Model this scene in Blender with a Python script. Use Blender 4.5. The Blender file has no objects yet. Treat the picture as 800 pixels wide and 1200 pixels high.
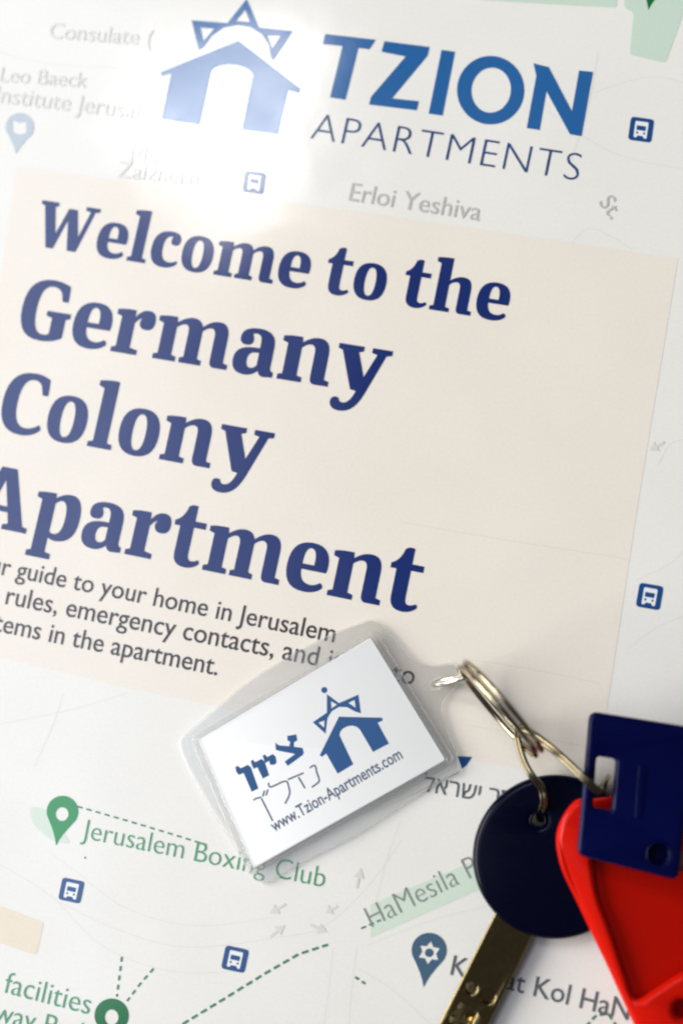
import bpy, bmesh, math, random
from mathutils import Vector, Matrix
random.seed(7)
sc = bpy.context.scene
COL = sc.collection
MM = 0.001

# ------------------------------------------------------------------ camera
TILT_SIDE, TILT_BACK, PAGE_ROT = 9.0, 6.5, math.radians(10.3)
LENS, SENS, PXH, PXW = 50.0, 36.0, 1200.0, 800.0
FPX = PXH / SENS * LENS
DIST = FPX / 5.6 * MM                      # 5.6 photo pixels per millimetre at the centre of the sheet
PU = Vector((math.cos(PAGE_ROT), -math.sin(PAGE_ROT), 0))
PV = Vector((math.sin(PAGE_ROT), math.cos(PAGE_ROT), 0))
CZ = (PU * math.tan(math.radians(TILT_SIDE)) - PV * math.tan(math.radians(TILT_BACK)) + Vector((0, 0, 1))).normalized()
CX = Vector((0, 1, 0)).cross(CZ).normalized()
CY = CZ.cross(CX)
CAM = CZ * DIST
cam_d = bpy.data.cameras.new('camera'); cam = bpy.data.objects.new('camera', cam_d); COL.objects.link(cam)
cam_d.sensor_fit = 'VERTICAL'; cam_d.sensor_height = SENS; cam_d.sensor_width = 24; cam_d.lens = LENS
cam_d.clip_start = 0.01; cam_d.clip_end = 20
R = Matrix((CX, CY, CZ)).transposed().to_4x4(); R.translation = CAM
cam.matrix_world = R
sc.camera = cam

def at(px, py, z=0.0):
    """photo pixel -> point on the plane z (mm) above the sheet"""
    d = CX * ((px - PXW / 2) / FPX) - CY * ((py - PXH / 2) / FPX) - CZ
    t = (z * MM - CAM.z) / d.z
    return CAM + d * t

cam_d.dof.use_dof = True
cam_d.dof.focus_distance = (at(400, 790) - CAM).dot(-CZ)
cam_d.dof.aperture_fstop = 6.3

# ------------------------------------------------------------------ world, lamps, exposure
w = bpy.data.worlds.new('World'); sc.world = w; w.use_nodes = True
w.node_tree.nodes['Background'].inputs[0].default_value = (0.93, 0.96, 1.0, 1)
w.node_tree.nodes['Background'].inputs[1].default_value = 0.08

def area(name, loc, target, sx, sy, radiance, color):
    l = bpy.data.lights.new(name, 'AREA'); l.shape = 'RECTANGLE'; l.size = sx; l.size_y = sy
    l.energy = radiance * math.pi * sx * sy; l.color = color
    o = bpy.data.objects.new(name, l); COL.objects.link(o); o.location = loc
    o.rotation_euler = (Vector(target) - Vector(loc)).to_track_quat('-Z', 'Y').to_euler()
    return o
area('window_light', (-2.3, 0.10, 1.12), (0, 0, 0), 2.6, 1.5, 9.9, (1.0, 0.972, 0.92))
# added overhead lamps, stacked as a soft veil: what the glossy sheet mirrors on its left half, brighter towards the side
for k, xr in enumerate((-0.36, -0.29, -0.22, -0.15)):
    area('veil_light', ((-0.56 + xr) / 2, 0.20, 1.0 + 0.01 * k), ((-0.56 + xr) / 2, 0.20, 0), 0.56 + xr, 1.06, 0.68, (0.85, 0.965, 1.2))
area('glare_light', (-0.25, 0.53, 0.99), (-0.25, 0.53, 0), 0.13, 0.165, 9.5, (1, 1, 1))  # overhead lamp added for the glare spot; smaller, brighter ones follow
for x, y, sx, sy in ((-0.31, 0.52, 0.05, 0.07), (-0.23, 0.475, 0.07, 0.07), (-0.185, 0.57, 0.035, 0.09)):
    area('glare_light', (x, y, 0.98), (x, y, 0), sx, sy, 18.0, (1, 1, 1))

sc.view_settings.view_transform = 'Standard'; sc.view_settings.look = 'None'
sc.view_settings.exposure = 0.0; sc.view_settings.gamma = 1.0
sc.cycles.use_denoising = True
sc.cycles.filter_width = 2.3
sc.cycles.max_bounces = 14; sc.cycles.transmission_bounces = 12; sc.cycles.transparent_max_bounces = 12
sc.cycles.caustics_refractive = True; sc.cycles.caustics_reflective = False
sc.cycles.sample_clamp_indirect = 8

# ------------------------------------------------------------------ helpers: materials
def lin(r, g, b):
    f = lambda c: (c / 255 / 12.92) if c / 255 <= 0.04045 else ((c / 255 + 0.055) / 1.055) ** 2.4
    return (f(r), f(g), f(b), 1)

def mat(name, col, rough=0.5, metal=0.0, coat=0.0, coat_rough=0.1, wave=0.0, grain=0.0, grain_scale=900.0, mottle=0.0, spec=0.5, micro=0.0, micro_scale=3000.0, wear=0.0, smudge=0.0):
    m = bpy.data.materials.new(name); m.use_nodes = True
    nt = m.node_tree; b = nt.nodes['Principled BSDF']
    b.inputs['Base Color'].default_value = col
    b.inputs['Roughness'].default_value = rough; b.inputs['Metallic'].default_value = metal
    b.inputs['Specular IOR Level'].default_value = spec
    b.inputs['Coat Weight'].default_value = coat; b.inputs['Coat Roughness'].default_value = coat_rough
    geo = nt.nodes.new('ShaderNodeNewGeometry')
    def noise(scale, detail=3):
        n = nt.nodes.new('ShaderNodeTexNoise'); n.inputs['Scale'].default_value = scale; n.inputs['Detail'].default_value = detail
        nt.links.new(geo.outputs['Position'], n.inputs['Vector']); return n
    if grain or mottle:
        n1 = noise(grain_scale, 4); n2 = noise(45, 3)
        mx = nt.nodes.new('ShaderNodeMath'); mx.operation = 'MULTIPLY_ADD'
        mx.inputs[1].default_value = 2 * grain; mx.inputs[2].default_value = 1 - grain
        nt.links.new(n1.outputs['Fac'], mx.inputs[0])
        my = nt.nodes.new('ShaderNodeMath'); my.operation = 'MULTIPLY_ADD'
        my.inputs[1].default_value = 2 * mottle; my.inputs[2].default_value = 1 - mottle
        nt.links.new(n2.outputs['Fac'], my.inputs[0])
        mm = nt.nodes.new('ShaderNodeMath'); mm.operation = 'MULTIPLY'
        nt.links.new(mx.outputs[0], mm.inputs[0]); nt.links.new(my.outputs[0], mm.inputs[1])
        vm = nt.nodes.new('ShaderNodeVectorMath'); vm.operation = 'SCALE'
        vm.inputs[0].default_value = col[:3]
        nt.links.new(mm.outputs[0], vm.inputs['Scale']); nt.links.new(vm.outputs[0], b.inputs['Base Color'])
    if wave:
        n = noise(24, 1.5)
        n3 = noise(140, 2)
        ad = nt.nodes.new('ShaderNodeMath'); ad.operation = 'MULTIPLY_ADD'; ad.inputs[1].default_value = 0.03
        nt.links.new(n3.outputs['Fac'], ad.inputs[0]); nt.links.new(n.outputs['Fac'], ad.inputs[2])
        bu = nt.nodes.new('ShaderNodeBump'); bu.inputs['Strength'].default_value = 1; bu.inputs['Distance'].default_value = wave
        nt.links.new(ad.outputs[0], bu.inputs['Height']); nt.links.new(bu.outputs[0], b.inputs['Coat Normal'])
    if smudge:           # finger marks and haze on the laminate
        n = noise(38, 5); r_ = nt.nodes.new('ShaderNodeMapRange')
        r_.inputs['From Min'].default_value = 0.42; r_.inputs['From Max'].default_value = 0.68
        r_.inputs['To Min'].default_value = coat_rough; r_.inputs['To Max'].default_value = coat_rough + smudge
        nt.links.new(n.outputs['Fac'], r_.inputs['Value']); nt.links.new(r_.outputs[0], b.inputs['Coat Roughness'])
    if wear:
        n = noise(1100, 8); r_ = nt.nodes.new('ShaderNodeMapRange')
        r_.inputs['From Min'].default_value = 0.35; r_.inputs['From Max'].default_value = 0.7
        r_.inputs['To Min'].default_value = rough; r_.inputs['To Max'].default_value = rough + wear
        nt.links.new(n.outputs['Fac'], r_.inputs['Value']); nt.links.new(r_.outputs[0], b.inputs['Roughness'])
    if micro:
        n = noise(micro_scale, 3)
        bu = nt.nodes.new('ShaderNodeBump'); bu.inputs['Strength'].default_value = 1; bu.inputs['Distance'].default_value = micro
        nt.links.new(n.outputs['Fac'], bu.inputs['Height']); nt.links.new(bu.outputs[0], b.inputs['Normal'])
    return m

def ink(name, r, g, b):
    return mat(name, lin(r, g, b), rough=0.6, coat=1.0, coat_rough=0.09, wave=0.00055, smudge=0.09, grain=0.05, grain_scale=1500, mottle=0.04, spec=0.1)

M_paper = ink('laminated_paper', 240, 238, 232)
M_cream = ink('cream_print', 241, 233, 221)
M_streak = ink('cream_streak', 233, 223, 209)
M_navy = ink('navy_ink', 15, 41, 108)
M_blue = ink('logo_blue_ink', 34, 98, 160)
M_blue2 = ink('logo_thin_blue_ink', 40, 72, 122)
M_text = ink('dark_text_ink', 58, 48, 48)
M_gray = ink('gray_label_ink', 195, 194, 190)
M_faint = ink('faint_label_ink', 224, 222, 217)
M_road = ink('faint_road_line', 233, 231, 225)
M_dgray = ink('slate_label_ink', 98, 104, 108)
M_mgray = ink('street_label_ink', 140, 146, 142)
M_green = ink('green_label_ink', 70, 156, 104)
M_pin = ink('green_pin_ink', 38, 146, 78)
M_pind = ink('dark_green_pin_ink', 14, 112, 56)
M_dash = ink('green_dash_ink', 62, 128, 92)
M_park = ink('park_green_print', 205, 224, 208)
M_band = ink('street_green_print', 215, 230, 214)
M_tan = ink('tan_print', 237, 226, 203)
M_bus = ink('bus_blue_ink', 20, 74, 134)
M_busw = ink('icon_white', 240, 242, 244)
M_slate = ink('slate_pin_ink', 72, 102, 126)
M_lpin = ink('pale_pin_ink', 188, 200, 210)

M_card = mat('tag_card', lin(246, 246, 245), rough=0.35, coat=0.6, coat_rough=0.08, mottle=0.01, grain=0.01)
M_cblue = mat('tag_blue_ink', lin(34, 84, 138), rough=0.4, grain=0.06, grain_scale=2500)
M_cgray = mat('tag_gray_ink', lin(74, 92, 118), rough=0.4)
M_metal = mat('nickel_ring', (0.40, 0.345, 0.24, 1), rough=0.11, metal=1.0, micro=0.00002, micro_scale=900, wear=0.07)
M_metal3 = mat('dull_ring', (0.22, 0.185, 0.12, 1), rough=0.12, metal=1.0, micro=0.00002, micro_scale=900, wear=0.07)
M_metal2 = mat('steel_link', (0.66, 0.62, 0.54, 1), rough=0.2, metal=1.0, micro=0.00002, micro_scale=900, wear=0.07)
M_brass = mat('blade_metal', (0.29, 0.22, 0.10, 1), rough=0.1, metal=1.0, micro=0.000015, micro_scale=1200, mottle=0.2, grain=0.15, wear=0.07)
M_head = mat('navy_black_plastic', (0.0011, 0.0016, 0.010, 1), rough=0.17, spec=0.12, micro=0.00001, micro_scale=4000, wear=0.07)
M_red = mat('red_plastic', (0.56, 0.007, 0.002, 1), rough=0.2, spec=0.14, micro=0.00001, micro_scale=4000, mottle=0.03, wear=0.07)
M_bluep = mat('blue_plastic', (0.0008, 0.0024, 0.042, 1), rough=0.2, spec=0.14, micro=0.00001, micro_scale=4000, wear=0.07)
M_dark = mat('dark_recess', (0.01, 0.009, 0.007, 1), rough=0.5)
M_table = mat('table_laminate', lin(205, 196, 184), rough=0.45, mottle=0.08, grain=0.05, grain_scale=400)

def clear_mat():
    m = bpy.data.materials.new('clear_acrylic'); m.use_nodes = True
    nt = m.node_tree; nt.nodes.remove(nt.nodes['Principled BSDF']); out = nt.nodes['Material Output']
    tr = nt.nodes.new('ShaderNodeBsdfTransparent'); tr.inputs[0].default_value = (1, 1, 0.998, 1)
    gl = nt.nodes.new('ShaderNodeBsdfGlossy'); gl.inputs['Roughness'].default_value = 0.06
    lw = nt.nodes.new('ShaderNodeLayerWeight'); lw.inputs['Blend'].default_value = 0.22
    ma = nt.nodes.new('ShaderNodeMath'); ma.operation = 'MULTIPLY_ADD'; ma.inputs[1].default_value = 0.25; ma.inputs[2].default_value = 0.035
    mx = nt.nodes.new('ShaderNodeMixShader')
    gs = nt.nodes.new('ShaderNodeBsdfGlass'); gs.inputs['IOR'].default_value = 1.45; gs.inputs['Roughness'].default_value = 0.02
    m2 = nt.nodes.new('ShaderNodeMixShader'); m2.inputs[0].default_value = 0.16
    nt.links.new(mx.outputs[0], m2.inputs[1]); nt.links.new(gs.outputs[0], m2.inputs[2])
    nt.links.new(lw.outputs['Facing'], ma.inputs[0]); nt.links.new(ma.outputs[0], mx.inputs[0])
    nt.links.new(tr.outputs[0], mx.inputs[1]); nt.links.new(gl.outputs[0], mx.inputs[2]); df = nt.nodes.new('ShaderNodeBsdfTranslucent'); df.inputs[0].default_value = (0.93, 0.93, 0.92, 1)
    d2 = nt.nodes.new('ShaderNodeBsdfDiffuse'); d2.inputs[0].default_value = (0.93, 0.93, 0.92, 1)
    m3 = nt.nodes.new('ShaderNodeMixShader'); nt.links.new(df.outputs[0], m3.inputs[1]); nt.links.new(d2.outputs[0], m3.inputs[2])
    m4 = nt.nodes.new('ShaderNodeMixShader'); l2 = nt.nodes.new('ShaderNodeLayerWeight'); l2.inputs['Blend'].default_value = 0.3
    e2 = nt.nodes.new('ShaderNodeMath'); e2.operation = 'MULTIPLY_ADD'; e2.inputs[1].default_value = 0.45; e2.inputs[2].default_value = 0.06
    nt.links.new(l2.outputs['Facing'], e2.inputs[0]); nt.links.new(e2.outputs[0], m4.inputs[0])
    nt.links.new(m2.outputs[0], m4.inputs[1]); nt.links.new(m3.outputs[0], m4.inputs[2]); nt.links.new(m4.outputs[0], out.inputs[0])
    return m
M_clear = clear_mat()

# ------------------------------------------------------------------ helpers: objects
def link(name, me, m, parent=None, label=None):
    o = bpy.data.objects.new(name, me); COL.objects.link(o)
    if m is not None:
        me.materials.clear(); me.materials.append(m)
    if parent is not None:
        w = Matrix.Identity(4); p = parent
        while p is not None:
            w = Matrix.Translation(p.location) @ w; p = p.parent
        me.transform(w.inverted())
        o.parent = parent
    if label: o['label'] = label
    return o

def thing(name, label, cat, loc=(0, 0, 0), group=None):
    o = bpy.data.objects.new(name, None); COL.objects.link(o); o.location = loc
    o.empty_display_size = 0.01
    o['label'] = label; o['category'] = cat
    if group: o['group'] = group
    return o

def curve_mesh(loops, z=0.0, extrude=0.0, bevel=0.0, res=3):
    """closed loops of 2-D points (metres) -> filled (bevelled, extruded) mesh, inner loops are holes"""
    cu = bpy.data.curves.new('c', 'CURVE'); cu.dimensions = '2D'; cu.fill_mode = 'BOTH'
    for lp in loops:
        s = cu.splines.new('POLY'); s.points.add(len(lp) - 1)
        for p, q in zip(s.points, lp): p.co = (q[0], q[1], 0, 1)
        s.use_cyclic_u = True
    if extrude or bevel:
        cu.extrude = max(extrude - bevel, 0.0); cu.bevel_depth = bevel; cu.bevel_resolution = res
        cu.offset = -bevel
    o = bpy.data.objects.new('c', cu); COL.objects.link(o)
    bpy.context.view_layer.update()
    dg = bpy.context.evaluated_depsgraph_get()
    me = bpy.data.meshes.new_from_object(o.evaluated_get(dg))
    bpy.data.objects.remove(o); bpy.data.curves.remove(cu)
    bm = bmesh.new(); bm.from_mesh(me)
    bmesh.ops.remove_doubles(bm, verts=bm.verts, dist=1e-7)
    if extrude or bevel:
        bmesh.ops.recalc_face_normals(bm, faces=bm.faces)
    else:
        for f in bm.faces:
            f.normal_update()
            if f.normal.z < 0: f.normal_flip()
    bm.to_mesh(me); bm.free()
    for v in me.vertices: v.co.z += z * MM
    return me

def smooth(me, ang=40):
    for p in me.polygons: p.use_smooth = True
    try: me.set_sharp_from_angle(angle=math.radians(ang))
    except Exception: pass
    return me

def pxs(pts, z=0.0): return [at(x, y, z).xy for x, y in pts]
def zm(o, s, pts):   # zoom-crop coordinates -> photo pixels
    return [(o[0] + x * s, o[1] + y * s) for x, y in pts]
def spl(pts, n=6, closed=True):
    out = []; N = len(pts)
    for i in range(N if closed else N - 1):
        p0, p1, p2, p3 = [Vector(pts[(i + k) % N]) if closed else Vector(pts[min(max(i + k, 0), N - 1)]) for k in (-1, 0, 1, 2)]
        for j in range(n):
            t = j / n
            out.append(0.5 * ((2 * p1) + (p2 - p0) * t + (2 * p0 - 5 * p1 + 4 * p2 - p3) * t * t + (3 * p1 - p0 - 3 * p2 + p3) * t ** 3))
    if not closed: out.append(Vector(pts[-1]))
    return out
def rnd(pts, r, n=5):
    """round the corners of a polygon by radius r (same units)"""
    out = []; N = len(pts)
    for i in range(N):
        a, b, c = Vector(pts[i - 1]), Vector(pts[i]), Vector(pts[(i + 1) % N])
        ra = min(r, (a - b).length * 0.45); rc = min(r, (c - b).length * 0.45)
        p = b + (a - b).normalized() * ra; q = b + (c - b).normalized() * rc
        for k in range(n + 1):
            t = k / n; out.append((1 - t) ** 2 * p + 2 * t * (1 - t) * b + t * t * q)
    return out
def circ(cx, cy, rx, ry=None, n=40, rot=0.0):
    ry = rx if ry is None else ry; out = []
    for i in range(n):
        a = 2 * math.pi * i / n; x, y = rx * math.cos(a), ry * math.sin(a)
        out.append((cx + x * math.cos(rot) - y * math.sin(rot), cy + x * math.sin(rot) + y * math.cos(rot)))
    return out

def prnt(name, loops, m, parent, z=0.05, label=None):
    return link(name, curve_mesh([pxs(l) for l in loops], z), m, parent, label)

# a slab between z0 and z1 (mm); outline in photo pixels seen at its top face
def slab_mesh(loops, z0, z1, bevel=0.3, slope=None, res=3):
    me = curve_mesh([pxs(l, z1) for l in loops], (z0 + z1) / 2, (z1 - z0) / 2 * MM, bevel * MM, res)
    if slope:
        for v in me.vertices: v.co.z += slope(v.co.x, v.co.y) * MM
    return smooth(me)

def join(*mes):
    bm = bmesh.new()
    for m in mes: bm.from_mesh(m)
    me = bpy.data.meshes.new('j'); bm.to_mesh(me); bm.free()
    return me

# sweep a closed 3-D path with a profile list of (offset n, offset b) circles
def sweep(path, r, strands=((0, 0),), normal=None, seg=10, closed=True, squash=1.0):
    bm = bmesh.new(); N = len(path)
    tang = [((path[(i + 1) % N] - path[i - 1]) if closed else (path[min(i + 1, N - 1)] - path[max(i - 1, 0)])).normalized() for i in range(N)]
    if normal is None:
        ref = tang[0].orthogonal().normalized(); fr = []
        for t in tang:
            ref = (ref - t * ref.dot(t)).normalized(); fr.append(ref.copy())
        if closed:                                   # spread the closing twist
            e = (ref - tang[0] * ref.dot(tang[0])).normalized()
            ang = math.atan2(tang[0].dot(e.cross(fr[0])), e.dot(fr[0]))
            fr = [Matrix.Rotation(ang * i / N, 3, tang[i]) @ f for i, f in enumerate(fr)]
    else:
        fr = [(Vector(normal) - t * Vector(normal).dot(t)).normalized() for t in tang]
    for on, ob in strands:
        rings = []
        for p, t, n in zip(path, tang, fr):
            b = t.cross(n); c = p + n * on + b * ob
            rings.append([bm.verts.new(c + n * (r * squash * math.cos(2 * math.pi * k / seg)) + b * (r * math.sin(2 * math.pi * k / seg))) for k in range(seg)])
        for i in range(N if closed else N - 1):
            A, B = rings[i], rings[(i + 1) % N]
            for k in range(seg): bm.faces.new((A[k], A[(k + 1) % seg], B[(k + 1) % seg], B[k]))
        if not closed:
            bm.faces.new(rings[0][::-1]); bm.faces.new(rings[-1])
    bmesh.ops.recalc_face_normals(bm, faces=bm.faces)
    me = bpy.data.meshes.new('s'); bm.to_mesh(me); bm.free()
    for p in me.polygons: p.use_smooth = True
    return me

# ------------------------------------------------------------------ lettering
def parse(path, n=7):
    """SVG-like outline (M L Q Z, absolute) -> loops of points"""
    tok = path.split(); loops = []; cur = []; i = 0
    while i < len(tok):
        c = tok[i]; i += 1
        if c == 'M': cur = [(float(tok[i]), float(tok[i + 1]))]; i += 2
        elif c == 'L': cur.append((float(tok[i]), float(tok[i + 1]))); i += 2
        elif c == 'Q':
            p = cur[-1]; q = (float(tok[i]), float(tok[i + 1])); e = (float(tok[i + 2]), float(tok[i + 3])); i += 4
            for k in range(1, n + 1):
                t = k / n
                cur.append(tuple((1 - t) ** 2 * p[a] + 2 * t * (1 - t) * q[a] + t * t * e[a] for a in (0, 1)))
        elif c == 'Z': loops.append(cur)
    return loops

SERIF = {   # bold slab-serif letters: x-height 100, capitals 135; (advance, outline)
 'n': (116, 'M 0 97 L 0 86 L 12 82 L 12 14 L 2 11 L 2 0 L 56 0 L 56 11 L 44 14 L 44 76 Q 54 86 63 86 Q 74 86 74 70 L 74 16 Q 74 0 86 0 L 116 0 L 116 11 L 105 14 L 105 70 Q 105 103 79 103 Q 60 103 44 88 L 42 100 Q 20 101 0 97 Z'),
 'm': (172, 'M 0 97 L 0 86 L 12 82 L 12 14 L 2 11 L 2 0 L 54 0 L 54 11 L 43 14 L 43 76 Q 53 86 61 86 Q 71 86 71 70 L 71 14 L 62 11 L 62 0 L 112 0 L 112 11 L 102 14 L 102 76 Q 112 86 120 86 Q 131 86 131 70 L 131 16 Q 131 0 143 0 L 172 0 L 172 11 L 161 14 L 161 70 Q 161 103 136 103 Q 117 103 101 86 Q 95 103 77 103 Q 60 103 43 88 L 41 100 Q 20 101 0 97 Z'),
 'r': (90, 'M 0 97 L 0 86 L 12 82 L 12 14 L 2 11 L 2 0 L 62 0 L 62 11 L 44 15 L 44 70 Q 52 83 59 84 Q 55 80 55 74 Q 56 59 72 59 Q 90 59 90 80 Q 90 103 70 103 Q 54 103 43 84 L 42 100 Q 20 101 0 97 Z'),
 'e': (90, 'M 34 44 Q 35 14 60 14 Q 70 14 80 22 Q 88 18 86 11 Q 74 -3 48 -3 Q 2 -3 2 48 Q 2 103 48 103 Q 90 103 90 60 Q 90 50 88 44 Z M 34 56 L 60 56 Q 62 91 47 91 Q 34 91 34 56 Z'),
 'c': (83, 'M 82 21 Q 86 14 80 8 Q 66 -3 46 -3 Q 2 -3 2 48 Q 2 103 50 103 Q 82 103 82 80 Q 82 64 68 64 Q 55 64 55 76 Q 55 83 58 88 Q 34 92 34 52 Q 34 14 60 14 Q 72 14 82 21 Z'),
 'l': (57, 'M 0 148 L 0 137 L 13 132 L 13 14 L 2 11 L 2 0 L 57 0 L 57 11 L 45 14 L 45 151 L 38 152 Q 18 152 0 148 Z'),
 't': (72, 'M 0 84 L 0 95 Q 18 102 24 128 Q 32 136 44 132 L 44 99 L 70 99 L 70 85 L 44 85 L 44 26 Q 44 13 54 13 Q 60 13 68 18 Q 74 12 70 8 Q 58 -3 42 -3 Q 13 -3 13 26 L 13 84 Z'),
 'h': (116, 'M 0 148 L 0 137 L 12 132 L 12 14 L 2 11 L 2 0 L 56 0 L 56 11 L 44 14 L 44 76 Q 54 86 63 86 Q 74 86 74 70 L 74 16 Q 74 0 86 0 L 116 0 L 116 11 L 105 14 L 105 70 Q 105 103 79 103 Q 60 103 44 88 L 44 151 Q 20 152 0 148 Z'),
 'a': (97, 'M 96 0 L 74 -2 Q 64 0 62 10 Q 50 -3 34 -3 Q 2 -3 2 28 Q 2 60 46 60 L 57 60 L 57 72 Q 57 91 44 91 Q 38 91 36 88 Q 40 82 40 76 Q 40 63 26 63 Q 10 63 10 78 Q 10 103 48 103 Q 88 103 88 68 L 88 20 Q 88 13 96 11 Z M 57 49 L 50 49 Q 33 49 33 30 Q 33 14 44 14 Q 52 14 57 22 Z'),
 'y': (118, 'M 0 100 L 0 89 L 10 86 L 42 3 L 55 1 Q 46 -28 31 -28 Q 23 -28 21 -19 Q 6 -14 4 -28 Q 4 -47 28 -47 Q 58 -47 74 -4 L 106 86 L 118 89 L 118 100 L 74 100 L 74 89 L 86 86 L 66 34 L 46 86 L 56 89 L 56 100 Z'),
 'p': (108, 'M 0 97 L 0 86 L 12 82 L 12 -30 L 2 -33 L 2 -45 L 58 -45 L 58 -33 L 44 -30 L 44 2 Q 52 -3 60 -3 Q 106 -3 106 52 Q 106 103 76 103 Q 58 103 43 90 L 42 100 Q 20 101 0 97 Z M 44 16 L 44 78 Q 52 86 58 86 Q 73 86 73 50 Q 73 12 54 12 Q 48 12 44 16 Z'),
 'o': (94, 'M 92 50 Q 92 103 47 103 Q 2 103 2 50 Q 2 -3 47 -3 Q 92 -3 92 50 Z M 62 50 Q 62 10 47 10 Q 32 10 32 50 Q 32 90 47 90 Q 62 90 62 50 Z'),
 'W': (176, 'M 0 135 L 0 124 L 11 121 L 40 0 L 62 0 L 88 88 L 104 0 L 130 0 L 163 121 L 176 124 L 176 135 L 134 135 L 134 124 L 149 121 L 128 44 L 110 122 L 84 122 L 60 44 L 43 121 L 52 124 L 52 135 Z'),
 'G': (118, 'M 104 128 L 106 92 L 92 92 L 86 112 Q 78 123 64 123 Q 36 123 36 68 Q 36 12 62 12 Q 72 12 76 16 L 76 52 L 62 56 L 62 67 L 118 67 L 118 56 L 108 52 L 108 10 Q 88 -3 58 -3 Q 2 -3 2 66 Q 2 138 62 138 Q 84 138 104 128 Z'),
 'C': (103, 'M 100 128 L 102 92 L 89 92 L 83 112 Q 76 123 64 123 Q 36 123 36 68 Q 36 14 66 14 Q 82 14 96 26 Q 104 20 100 13 Q 84 -3 58 -3 Q 2 -3 2 66 Q 2 138 62 138 Q 84 138 100 128 Z'),
 'A': (140, 'M 0 0 L 0 11 L 10 14 L 52 136 L 88 136 L 128 14 L 140 11 L 140 0 L 82 0 L 82 11 L 94 14 L 88 38 L 46 38 L 40 14 L 52 11 L 52 0 Z M 50 51 L 84 51 L 68 108 Z'),
}
def on_line(loops, width, p0, p1, ys, z=0.0):
    """lay loops (unit x along, y up) between baseline pixels p0 and p1"""
    a, b = at(*p0, z).xy, at(*p1, z).xy
    u = (b - a) / width; v = Vector((-u.y, u.x)) * ys
    return [[a + u * x + v * y for x, y in lp] for lp in loops]
def serif(txt, p0, p1, gap=7, space=38, ys=1.0):
    loops = []; x = 0
    for ch in txt:
        if ch == ' ': x += space; continue
        adv, d = SERIF[ch]
        for lp in parse(d):
            lp = rnd(lp, 3.0, 3) if len(lp) < 1 else lp
            loops.append([(px + x, py) for px, py in lp])
        x += adv + gap
    return on_line(loops, x - gap, p0, p1, ys)
def heading(txt, p0, p1, parent, ys=1.0):
    return link('printed_heading', curve_mesh(serif(txt, p0, p1, ys=ys), 0.09), M_navy, parent)

def text_mesh(body, weight=0.0, spacing=1.0):
    cu = bpy.data.curves.new('t', 'FONT'); cu.body = body; cu.size = 1.0; cu.fill_mode = 'BOTH'
    cu.offset = weight; cu.space_character = spacing; cu.resolution_u = 4
    o = bpy.data.objects.new('t', cu); COL.objects.link(o)
    bpy.context.view_layer.update()
    me = bpy.data.meshes.new_from_object(o.evaluated_get(bpy.context.evaluated_depsgraph_get()))
    bpy.data.objects.remove(o); bpy.data.curves.remove(cu)
    return me
def writing(name, body, p0, p1, m, parent, ys=1.0, weight=0.0, z=0.09, plane=0.0, spacing=1.0, label=None):
    me = text_mesh(body, weight, spacing)
    xs = [v.co.x for v in me.vertices]; x0, x1 = min(xs), max(xs)
    a, b = at(*p0, plane).xy, at(*p1, plane).xy
    u = (b - a) / (x1 - x0); v = Vector((-u.y, u.x)) * ys
    for q in me.vertices:
        p = a + u * (q.co.x - x0) + v * q.co.y
        q.co = (p.x, p.y, z * MM)
    bm = bmesh.new(); bm.from_mesh(me)
    for f in bm.faces:
        f.normal_update()
        if f.normal.z < 0: f.normal_flip()
    bm.to_mesh(me); bm.free()
    return link(name, me, m, parent, label)

def strip(p, q, wpx):
    p, q = Vector(p), Vector(q); n = Vector((-(q - p).y, (q - p).x)).normalized() * (wpx / 2)
    return [p + n, q + n, q - n, p - n]
def dashes(pts, wpx, dash, gap):
    """short strips along a pixel polyline"""
    out = []; pts = [Vector(p) for p in pts]; pos = 0.0; acc = 0.0
    seg = [(pts[i], pts[i + 1]) for i in range(len(pts) - 1)]; total = sum((b - a).length for a, b in seg)
    def pt(s):
        for a, b in seg:
            L = (b - a).length
            if s <= L: return a + (b - a) * (s / L)
            s -= L
        return pts[-1]
    while pos < total:
        out.append(strip(pt(pos), pt(min(pos + dash, total)), wpx)); pos += dash + gap
    return out
def line(pts, wpx):
    pts = spl(pts, 6, False); L, Rr = [], []
    for i, p in enumerate(pts):
        t = (pts[min(i + 1, len(pts) - 1)] - pts[max(i - 1, 0)]).normalized(); n = Vector((-t.y, t.x)) * wpx / 2
        L.append(p + n); Rr.append(p - n)
    return L + Rr[::-1]

# ------------------------------------------------------------------ setting: the table under the sheet
tb = bpy.data.meshes.new('table'); bm = bmesh.new()
for x, y in ((-0.6, -0.6), (0.6, -0.6), (0.6, 0.6), (-0.6, 0.6)): bm.verts.new((x, y, -0.0006))
bm.faces.new(bm.verts); bm.to_mesh(tb); bm.free()
t = link('table_top', tb, M_table); t['kind'] = 'structure'

# ------------------------------------------------------------------ the welcome sheet
sheet = thing('welcome_sheet', 'large glossy laminated welcome sheet printed with a pale map, lying flat under the keys', 'sheet', (0, 0, -0.0004))
ctr = at(430, 560)
def pg(u, v): return (ctr.xy + PU.xy * u * MM + PV.xy * v * MM)
pm = curve_mesh([rnd([pg(-107, -151), pg(107, -151), pg(107, 151), pg(-107, 151)], 0.004)], -0.2, 0.0002, 0.00008, 2)
link('paper', pm, M_paper, sheet)
prnt('cream_panel', [[(20, 195), (410, 246.5), (794, 303), (747, 590), (705, 868), (704, 916), (560, 893), (247, 826), (136, 803), (-8, 768), (-60, 755)]], M_cream, sheet, 0.03)

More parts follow.
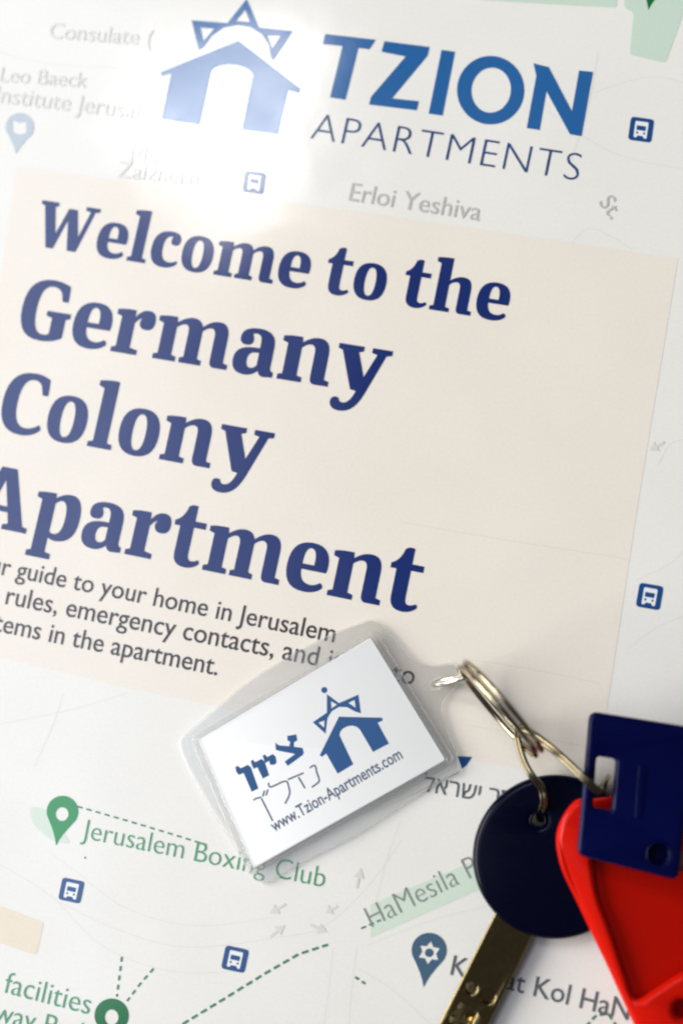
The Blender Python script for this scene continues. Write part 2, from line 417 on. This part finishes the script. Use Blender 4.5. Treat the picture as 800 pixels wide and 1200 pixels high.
heading('Welcome to the', (38, 287.5), (592, 377), sheet)
heading('Germany', (18, 393), (450, 464.5), sheet)
heading('Colony', (-5, 503), (311, 561), sheet)
heading('Apartment', (-39, 611.5), (487, 718.5), sheet)
writing('printed_sentence', 'Your guide to your home in Jerusalem', (-45, 664), (391, 753), M_text, sheet, 1.06, 0.004)
writing('printed_sentence', 'house rules, emergency contacts, and items to', (-70, 692.5), (484, 803), M_text, sheet, 1.06, 0.004)
writing('printed_sentence', 'systems in the apartment.', (-40, 732.5), (254, 791.5), M_text, sheet, 1.06, 0.004)

# logo of the sheet
o2, s2 = (350, 0), 0.5625
name_ = thing_part = bpy.data.objects.new('company_name', None); COL.objects.link(name_); name_.parent = sheet; name_.location = (0, 0, 0)
Ls = [zm(o2, s2, p) for p in (
    [(55, 71), (160, 83), (147, 103), (124, 100), (97, 208), (65, 203), (91, 96), (50, 92)],
    [(178, 86), (272, 98), (268, 116), (194, 205), (250, 211), (245, 230), (146, 218), (150, 202), (222, 118), (172, 108)],
    [(297, 104), (325, 108), (299, 241), (270, 237)],
    [(488, 132), (520, 140), (568, 232), (583, 147), (612, 150), (588, 284), (564, 280), (515, 190), (501, 271), (474, 267), (494, 158)])]
for l in Ls: prnt('printed_letter', [l], M_blue, name_, 0.06)
prnt('printed_letter', [zm(o2, s2, circ(399, 188, 70, 71.5)), zm(o2, s2, circ(400, 188, 41, 47, rot=0.15))], M_blue, name_, 0.06)
writing('printed_tagline', 'APARTMENTS', (363, 163), (676, 212.5), M_blue2, sheet, 1.0, -0.018, 0.06, spacing=1.08)

def logo(name, house, star, holes, dot, m, parent, z, plane=0.0):
    g = bpy.data.objects.new(name, None); COL.objects.link(g); g.parent = parent; g.location = (0, 0, 0)
    lp = lambda l: pxs(l, plane)
    link('house_symbol', curve_mesh([lp(house)], z), m, g)
    link('star_symbol', curve_mesh([lp(star)] + [lp(h) for h in holes], z), m, g)
    if dot: link('dot_symbol', curve_mesh([lp(dot)], z), m, g)
    return g
o8, s8 = (160, 0), 0.3
logo('printed_logo',
     zm(o8, s8, [(397, 160), (640, 347), (634, 363), (592, 352), (552, 525), (412, 506), (455, 292)] + [(445, 277), (425, 264), (395, 255), (360, 251), (325, 256), (303, 266), (291, 278)] + [(247, 487), (98, 466), (135, 288), (98, 298), (94, 282)]),
     zm(o8, s8, [(430, -4), (478, 108), (610, 122), (534, 236), (524, 225), (518, 180), (490, 135), (445, 106), (395, 98), (340, 108), (295, 140), (262, 185), (243, 197), (216, 80), (355, 90)]),
     [zm(o8, s8, [(424, 38), (442, 86), (390, 82)]), zm(o8, s8, [(250, 108), (303, 112), (262, 160)]), zm(o8, s8, [(562, 140), (511, 139), (530, 190)])],
     None, M_blue, sheet, 0.06)

# bus stop icons
def bus_icon(cx, cy, s, rot):
    r = math.radians(rot)
    def tr(pts): return [(cx + s * (x * math.cos(r) - y * math.sin(r)), cy + s * (x * math.sin(r) + y * math.cos(r))) for x, y in pts]
    ic = prnt('bus_stop_icon', [tr(rnd([(-.5, -.5), (.5, -.5), (.5, .5), (-.5, .5)], .16))], M_bus, sheet, 0.06)
    body = rnd([(-.28, -.34), (.28, -.34), (.28, .36), (.15, .36), (.13, .27), (-.13, .27), (-.15, .36), (-.28, .36)], .05, 3)
    prnt('bus_symbol', [tr(body), tr([(-.2, -.16), (.2, -.16), (.2, .04), (-.2, .04)]), tr(circ(-.15, .15, .05, n=10)), tr(circ(.15, .15, .05, n=10))], M_busw, ic, 0.09)
bus_icon(750.5, 152, 27.5, 8); bus_icon(298, 214, 25, 8); bus_icon(760.5, 699, 28.5, 10); bus_icon(84, 1043.5, 26.5, 12); bus_icon(275.5, 1124, 28, 12)

# map pins
def pin(cx, cy, rad, tip, m, inner, label=None, zz=0.06):
    tx, ty = tip; a0 = math.atan2(ty - cy, tx - cx); out = []
    for k in range(33):
        a = a0 + math.radians(62) + (2 * math.pi - math.radians(124)) * k / 32
        out.append((cx + rad * math.cos(a), cy + rad * math.sin(a)))
    c = Vector((cx, cy)); T = Vector(tip); e, s = Vector(out[-1]), Vector(out[0])
    mid = c + (T - c) * 0.62
    def q(p, b, r): return [(1 - t) ** 2 * p + 2 * t * (1 - t) * b + t * t * r for t in (.25, .5, .75)]
    out = [Vector(p) for p in out] + q(e, mid + (e - c) * .22, T) + [T] + q(T, mid + (s - c) * .22, s)
    return prnt('map_pin', [out] + inner, m, sheet, zz, label)
pin(73.5, 951, 18.5, (66, 991), M_pin, [circ(73, 954, 7.5, 8)], 'green map pin with a white dot')
pin(131, 1190, 20, (124, 1232), M_pind, [circ(131, 1192, 8, 9)], 'dark green map pin cut by the frame')
pin(766, -28, 19, (759, 12), M_pind, [], 'tip of a dark green map pin')
pin(23.5, 149, 16.5, (19, 181), M_lpin, [[(15, 141), (23, 144), (31, 142), (31, 156), (23, 158), (15, 155)]], 'pale map pin with a book')
star6 = [(502.5 + (13.5 if k % 2 == 0 else 8.3) * math.sin(math.radians(8 + 30 * k)), 1116.5 - (13.8 if k % 2 == 0 else 8.3) * math.cos(math.radians(8 + 30 * k))) for k in range(12)]
sp = pin(502.5, 1113.5, 20.5, (496, 1157), M_slate, [star6], 'slate map pin with a six-pointed star')
prnt('pin_star', [circ(502.5, 1116.5, 5.0)], M_slate, sp, 0.06)
prnt('map_marker', [[(536, 886), (553, 887), (546, 897), (541, 901)]], M_bus, sheet, 0.06)

# parks, street patches, roads
prnt('park_patch', [rnd([(560, -20), (724, -20), (722, 9), (661, 6), (560, 0)], 4)], M_park, sheet, 0.03)
prnt('park_patch', [rnd([(731, -20), (810, -20), (797, 25), (779, 74), (737, 64), (742, 14), (731, 10)], 5)], M_park, sheet, 0.03)
prnt('park_patch', [rnd([(35, 944), (60, 950), (84, 990), (60, 985), (38, 965)], 8)], M_band, sheet, 0.03)
prnt('street_patch', [[(434, 1060), (562, 1006), (562, 1042), (434, 1099)]], M_band, sheet, 0.03)
prnt('tan_patch', [rnd([(-20, 1054), (52, 1081), (43, 1120), (-20, 1098)], 5)], M_tan, sheet, 0.03)
road_z = 0.006
for pts, wd in [([(70, 1057), (140, 1090), (220, 1110), (330, 1098), (380, 1085), (430, 1040), (470, 985)], 1.6),
                ([(-5, 1010), (60, 1050), (120, 1108), (200, 1138), (290, 1138)], 1.4),
                ([(60, 1000), (90, 1022), (150, 1065), (230, 1085), (320, 1075)], 1.3),
                ([(390, 1110), (385, 1160), (378, 1210)], 1.6), ([(418, 1110), (412, 1160), (408, 1210)], 1.6),
                ([(430, 1108), (500, 1080), (570, 1062)], 1.4), ([(418, 1135), (460, 1160), (520, 1215)], 1.4),
                ([(440, 1060), (452, 1010), (470, 960)], 1.4),
                ([(640, 130), (720, 180), (810, 200)], 1.4), ([(660, 300), (690, 268), (740, 292)], 1.4),
                ([(690, 110), (760, 90), (810, 100)], 1.4), ([(770, 545), (785, 520), (805, 515)], 1.4),
                ([(745, 680), (785, 660), (805, 640)], 1.3), ([(735, 760), (770, 735), (805, 720)], 1.3),
                ([(-5, 850), (90, 830), (150, 812)], 1.4), ([(40, 900), (62, 850), (75, 812)], 1.4),
                ([(700, 60), (690, 120), (668, 190)], 1.3), ([(-5, 60), (60, 75), (150, 80)], 1.3)]:
    prnt('road_line', [line(pts, wd)], M_road, sheet, road_z); road_z += 0.0007
def arrow(cx, cy, L, ang, m=M_faint):
    r = math.radians(ang); f = lambda x, y: (cx + x * math.cos(r) - y * math.sin(r), cy + x * math.sin(r) + y * math.cos(r))
    h = L / 2
    prnt('road_arrow', [[f(-h, -1.6), (f(0, -1.6)), f(0, -6.5), f(h, 0), f(0, 6.5), f(0, 1.6), f(-h, 1.6)]], m, sheet, 0.06)
for a in [(325, 1065, 22, 150), (325, 1091, 22, -38), (373, 1088, 22, 22), (420, 1029, 24, -78), (388, 1066, 16, 150), (769, 523, 20, 150)]: arrow(*a)

# dashed footpaths: one part per path
def path_(pts, wd=2.2, d=6, g=4, m=None):
    lps = dashes(pts, wd, d, g)
    me = join(*[curve_mesh([pxs(l)], 0.07) for l in lps])
    link('dashed_footpath', me, m or M_dash, sheet)
path_([(91, 945), (150, 962), (200, 977), (242, 990)], 2.0, 6, 5)
path_([(214, 1200), (260, 1172), (310, 1141), (350, 1118), (384, 1107)], 3.0, 8, 4.5)
path_([(143, 1121), (140, 1145), (137, 1168)], 2.4, 6, 5)
path_([(180, 1135), (165, 1152), (149, 1173)], 2.4, 6, 5)
path_([(423, 1088), (446, 1078)], 2.2, 6, 4)
path_([(416, 1145), (428, 1153)], 2.6, 5, 4)
path_([(686, 1203), (697, 1190), (712, 1188), (722, 1203)], 3.0, 7, 4)
prnt('print_speck', [circ(100, 1005, 1.2, n=10)], M_dgray, sheet, 0.06)

# hairline streaks of the printer across the cream panel
for q in ([(540, 771), (620, 784), (702, 801)], [(548, 850), (640, 866), (700, 878)], [(470, 612), (600, 634), (735, 655)]):
    prnt('print_streak', [line(q, 1.0)], M_streak, sheet, 0.04)

# map labels
writing('map_label', 'Jerusalem Boxing Club', (95, 982), (379, 1040), M_green, sheet, 1.05, -0.012)
writing('map_label', 'facilities', (4, 1163), (104, 1189), M_green, sheet, 1.05, -0.008)
writing('map_label', 'way Park', (-8, 1196), (104, 1225), M_green, sheet, 1.05, -0.008)
writing('map_label', 'Erloi Yeshiva', (408, 235), (561, 259), M_gray, sheet, 1.06, 0.0)
writing('map_label', 'Consulate (', (57, 45), (178, 54), M_faint, sheet, 1.05)
writing('map_label', 'Leo Baeck', (0, 96), (101, 103), M_faint, sheet, 1.05)
writing('map_label', 'Institute Jerusal', (-6, 120), (161, 140), M_faint, sheet, 1.05)
writing('map_label', 'Museum', (152, 190), (244, 197), M_faint, sheet, 1.05)
writing('map_label', 'Zalznerne', (137, 208), (245, 219), M_faint, sheet, 1.05)
writing('map_label', 'St.', (700, 238), (715, 258), M_gray, sheet, 1.0)
writing('map_label', 'HaMesila Park', (436, 1087), (600, 1005), M_mgray, sheet, 1.1, -0.014)
writing('map_label', 'Kehilat Kol HaNeshama', (527, 1142), (834, 1221), M_dgray, sheet, 1.05, 0.004)
writing('map_label', 'לארשי רד', (495, 927), (598, 945), M_dgray, sheet, 1.1, 0.0)

# ------------------------------------------------------------------ clear keyring tag
o6, s6 = (200, 720), 0.45
tag = thing('keyring_tag', 'clear acrylic keyring tag with a white card printed with a blue house logo', 'keyring tag', at(375, 885))
case_o = zm(o6, s6, [(25, 322), (80, 275), (200, 175), (330, 95), (420, 50), (497, 20), (520, 17), (545, 26), (572, 52), (610, 98), (640, 124), (680, 134), (720, 128), (742, 138), (748, 165), (738, 195), (718, 215), (705, 250), (722, 305), (742, 355), (751, 392), (748, 408), (733, 418), (600, 500), (480, 578), (330, 655), (262, 697), (242, 704), (228, 694), (185, 638), (120, 535), (60, 432), (30, 370), (22, 342)])
hole = circ(508, 801, 8.5, n=24)
flange = slab_mesh([spl(case_o, 4), hole], 0.10, 1.05, 0.35, res=4)
link('clear_case', flange, M_clear, tag)
def grow(pts, d):
    c = sum((Vector(p) for p in pts), Vector((0, 0))) / len(pts)
    return [Vector(p) + (Vector(p) - c).normalized() * d for p in pts]
card = zm(o6, s6, [(73, 326), (521, 60), (716, 379), (216, 662)])
# raised clear rim round the pocket that holds the card
link('clear_frame', slab_mesh([rnd(grow(card, 11), 8), rnd(grow(card, 1.2), 3)], 1.08, 2.1, 0.42, res=4), M_clear, tag)
link('insert_card', slab_mesh([rnd(card, 3)], 1.12, 1.7, 0.15), M_card, tag)
o5, s5 = (250, 790), 0.3; PL = 1.7
logo('card_logo',
     zm(o5, s5, [(490, 166), (658, 170), (661, 181), (641, 190), (685, 271), (623, 304), (572, 217), (560, 206), (542, 201), (522, 204), (505, 213), (495, 225), (492, 238), (546, 352), (485, 389), (440, 310), (424, 323), (415, 317)]),
     zm(o5, s5, [(443, 78), (490, 113), (566, 80), (576, 153), (552, 146), (522, 129), (490, 128), (462, 145), (445, 172), (441, 205), (438, 233), (388, 188), (443, 150)]),
     [zm(o5, s5, [(459, 106), (482, 119), (461, 134)]), zm(o5, s5, [(527, 112), (551, 101), (555, 131)]), zm(o5, s5, [(410, 190), (433, 181), (432, 209)])],
     zm(o5, s5, circ(433, 62, 12)), M_cblue, tag, PL + 0.02, PL)
cw = lambda *a, **k: writing(*a, z=PL + 0.02, plane=PL, **k)
o7, s7 = (200, 820), 0.2
for q in (zm(o5, s5, [(86, 362), (97, 358), (106, 368), (134, 354), (146, 363), (176, 446), (150, 460), (118, 386), (99, 394), (89, 380)]),
          zm(o5, s5, [(146, 338), (156, 335), (163, 344), (188, 331), (200, 341), (218, 395), (193, 408), (172, 364), (158, 370), (150, 355)]),
          zm(o5, s5, [(192, 318), (203, 314), (210, 324), (232, 312), (243, 322), (247, 345), (238, 354), (222, 354), (218, 339), (202, 347)]),
          zm(o7, s7, [(613, 250), (625, 262), (640, 268), (695, 272), (700, 246), (685, 240), (682, 212), (735, 203), (742, 238), (722, 250), (722, 275), (772, 282), (780, 312), (772, 325), (685, 388), (668, 362), (728, 318), (628, 298), (615, 292)])):
    link('printed_letter', curve_mesh([pxs(q, PL)], PL + 0.02), M_cblue, tag)
for q in ([(157, 493), (166, 486), (188, 481)], [(188, 486), (232, 574)], [(200, 455), (193, 478)], [(213, 450), (206, 474)], [(216, 424), (224, 441), (280, 418), (294, 440), (297, 470), (280, 506)],
          [(290, 412), (352, 386)], [(332, 402), (358, 446)], [(376, 366), (396, 357), (404, 385), (413, 412), (408, 424), (384, 442)]):
    link('printed_letter', curve_mesh([pxs(line(zm(o5, s5, q), 1.9), PL)], PL + 0.02), M_cgray, tag)
cw('card_writing', 'www.Tzion-Apartments.com', zm(o5, s5, [(238, 617)])[0], zm(o5, s5, [(741, 327)])[0], M_cgray, tag, ys=1.35, weight=0.012)

# ------------------------------------------------------------------ rings
def P(px, py, z): return at(px, py, z)
lk = thing('wire_link', 'small wire link threaded through the hole of the clear tag', 'link', at(527, 797))
a, b = P(509, 801, 1.6), P(547, 793, 7.6)
ax = (b - a) / 2; c = (a + b) / 2; side = Vector((0, 0, 1)); side = (side - ax.normalized() * side.dot(ax.normalized())).normalized()
side = (side + ax.normalized().cross(side) * 0.25).normalized()
lpath = [c + ax * math.cos(2 * math.pi * k / 48) + side * (1.75 * MM) * math.sin(2 * math.pi * k / 48) for k in range(48)]
link('link_wire', sweep(lpath, 0.55 * MM, normal=ax.cross(side)), M_metal2, lk)

big = thing('split_ring', 'large double coil split ring standing on edge between the tag and the keys', 'key ring', at(585, 830))
dirv = (P(630, 882, 12) - P(541, 779, 12)); Rr = dirv.length / 2; dirv.normalize()
cc = P(585.5, 830.5, 12.9)
lean = Vector((0, 0, 1)) + Vector((dirv.y, -dirv.x, 0)) * -0.10; lean.normalize()
rpath = [cc + dirv * (Rr * math.cos(2 * math.pi * k / 96)) + lean * (Rr * math.sin(2 * math.pi * k / 96)) for k in range(96)]
nrm = dirv.cross(lean)
link('ring_coil', sweep(rpath, 0.58 * MM, strands=((-0.72 * MM, 0), (0.72 * MM, 0)), normal=nrm, seg=12), M_metal, big)

kr = thing('key_ring', 'smaller metal ring joining the round key and the blue fob', 'key ring', at(650, 910))
pts3 = [(606, 864, 6.2), (613, 891, 6.6), (622, 908, 7.1), (634, 924, 6.9), (637, 941, 6.2), (632, 957, 3.4), (641, 963, 0.9), (673, 952, 0.8), (700, 926, 1.2), (711, 912, 4.5), (709, 914, 10.0), (703, 928, 13.9), (686, 914, 14.9), (660, 889, 13.0), (641, 873, 11.0), (625, 861, 9.6), (611, 853, 8.0)]
kpath = spl([P(*p) for p in pts3], 8)
link('ring_coil', sweep(kpath, 0.46 * MM, strands=((-0.4 * MM, 0), (0.4 * MM, 0)), seg=10), M_metal3, kr)

# ------------------------------------------------------------------ round-headed key
key = thing('round_key', 'key with a round navy black plastic head and a dimpled brass blade', 'key', at(640, 1020))
k0 = at(650, 1004)
kd = (at(545, 1200) - at(650, 1004)); klen = kd.length; kdn = kd.normalized()
def kslope(x, y):
    s = (Vector((x, y)) - k0.xy).dot(kdn.xy) / MM
    return -0.022 * s
head = slab_mesh([circ(650, 1005, 97, n=96), circ(630, 961, 7.5, n=28)], 1.9, 4.9, 1.42, kslope, 6)
link('key_head', head, M_head, key)
hole_rim = sweep([P(630 + 9 * math.cos(2 * math.pi * k / 40), 961 + 9 * math.sin(2 * math.pi * k / 40), 4.9) + Vector((0, 0, kslope(*P(629, 963, 4.9).xy) * MM)) for k in range(40)], 0.28 * MM, normal=(0, 0, 1), seg=8)
link('hole_rim', hole_rim, M_head, key)
bl = [(587, 1056), (632, 1080), (572, 1202), (500, 1346), (480, 1352), (456, 1318), (514, 1200)]
dims = [circ(551, 1159, 7.5, n=20), circ(571, 1169, 8.5, n=22)]
gouge = spl([(532, 1186), (539, 1176), (547, 1181), (555, 1183), (558, 1190), (553, 1199), (551, 1212), (540, 1240), (526, 1238), (530, 1214), (524, 1198)], 4)
more = [circ(520, 1262, 9, n=20), circ(541, 1228 + 20, 8, n=20)]
b_top = slab_mesh([bl] + dims + [gouge], 2.08, 3.4, 0.32, kslope)
b_low = slab_mesh([bl], 1.3, 2.05, 0.1, kslope)
link('key_blade', join(b_top, b_low), M_brass, key)
# sharp milled facets of bare metal in the groove
chips = bmesh.new()
for k in range(7):
    x, y = 532 + (k % 2) * 12 + random.uniform(-2, 2), 1188 + k * 8
    ring_ = [P(x + dx, y + dy, 2.25) for dx, dy in ((-7, 2), (1, -7), (9, -3), (4, 7))]
    top = P(x + random.uniform(-3, 3), y + random.uniform(-3, 3), 2.25 + random.uniform(0.5, 1.0))
    vs = [chips.verts.new(v + Vector((0, 0, kslope(v.x, v.y) * MM))) for v in ring_]; tv = chips.verts.new(top + Vector((0, 0, kslope(top.x, top.y) * MM)))
    for i in range(4): chips.faces.new((vs[i], vs[(i + 1) % 4], tv))
    chips.faces.new(vs[::-1])
bmesh.ops.recalc_face_normals(chips, faces=chips.faces)
cme = bpy.data.meshes.new('chips'); chips.to_mesh(cme); chips.free()
link('milled_groove', cme, mat('bright_cut_brass', (0.62, 0.5, 0.24, 1), rough=0.2, metal=1.0), key)

# ------------------------------------------------------------------ red plastic fob
red = thing('red_key_fob', 'glossy red plastic fob with a raised rim, wedged under the blue fob', 'key fob', at(745, 1080))
red_o = spl([(651, 986), (654, 968), (664, 949), (677, 937), (698, 936), (724, 932), (752, 920), (785, 906), (840, 915), (870, 960), (882, 1040), (874, 1150), (852, 1230), (806, 1268), (766, 1252), (741, 1200), (712, 1136), (688, 1086), (673, 1054), (660, 1027), (653.5, 1006)], 6)
rs0 = at(651, 986).xy
ea, eb = at(655, 1010).xy, at(741, 1200).xy
en = Vector((-(eb - ea).y, (eb - ea).x)).normalized()
def rslope(x, y):        # the rim falls away towards its outer left edge
    d = (Vector((x, y)) - ea).dot(en) / MM
    return -0.05 * (x - rs0.x) / MM - 1.6 + 0.4 * min(max(d, 0), 4)
def fslope(x, y): return -0.2 * (x - rs0.x) / MM
pale = circ(803, 1012, 12, n=26)
base = slab_mesh([grow(red_o, -4), pale], 8.1, 8.6, 0.15, fslope)
link('fob_face', base, M_red, red)
rec = rnd([(702, 972), (694, 1004), (700, 1052), (716, 1094), (744, 1178), (770, 1160), (800, 1141), (838, 1128), (858, 1060), (850, 972)], 14, 6)
rim = slab_mesh([red_o, rec, circ(801, 1185, 11, n=26)], 6.6, 9.4, 1.35, rslope, 5)
link('raised_rim', rim, M_red, red)

# ------------------------------------------------------------------ blue plastic fob
blu = thing('blue_key_fob', 'square navy blue plastic fob with a slot, lying on top of the red fob', 'key fob', at(745, 930))
blue_o = rnd([(690, 833), (816, 853), (795, 1033), (675, 1002)], 11, 5)
slot = rnd([(698.5, 886), (721, 889.5), (716, 950), (694, 946)], 5, 4)
bs0 = at(745, 930).xy
def bslope(x, y): return -0.05 * (x - bs0.x) / MM
fob_hole = circ(771, 1001, 11.5, 12.5, n=36)
link('fob_body', join(slab_mesh([blue_o, slot, fob_hole], 10.2, 13.0, 0.9, bslope, 4), slab_mesh([grow(blue_o, -5), grow(slot, 0.5)], 9.7, 10.6, 0.1, bslope)), M_bluep, blu)
def zb(px, py, z): 
    p = at(px, py, z); p.z += bslope(p.x, p.y) * MM; return p
link('hole_glint_ring', sweep([zb(771 + 13.5 * math.cos(2 * math.pi * k / 40), 1001 + 14.5 * math.sin(2 * math.pi * k / 40), 13.0) for k in range(40)], 0.2 * MM, normal=(0, 0, 1), seg=8), M_bluep, blu)  # thin ring added to give the hole's edge a glint
link('moulded_rib', slab_mesh([rnd([(748, 896), (757, 897), (752, 960), (743, 959)], 3)], 12.9, 13.15, 0.12, bslope), M_bluep, blu)
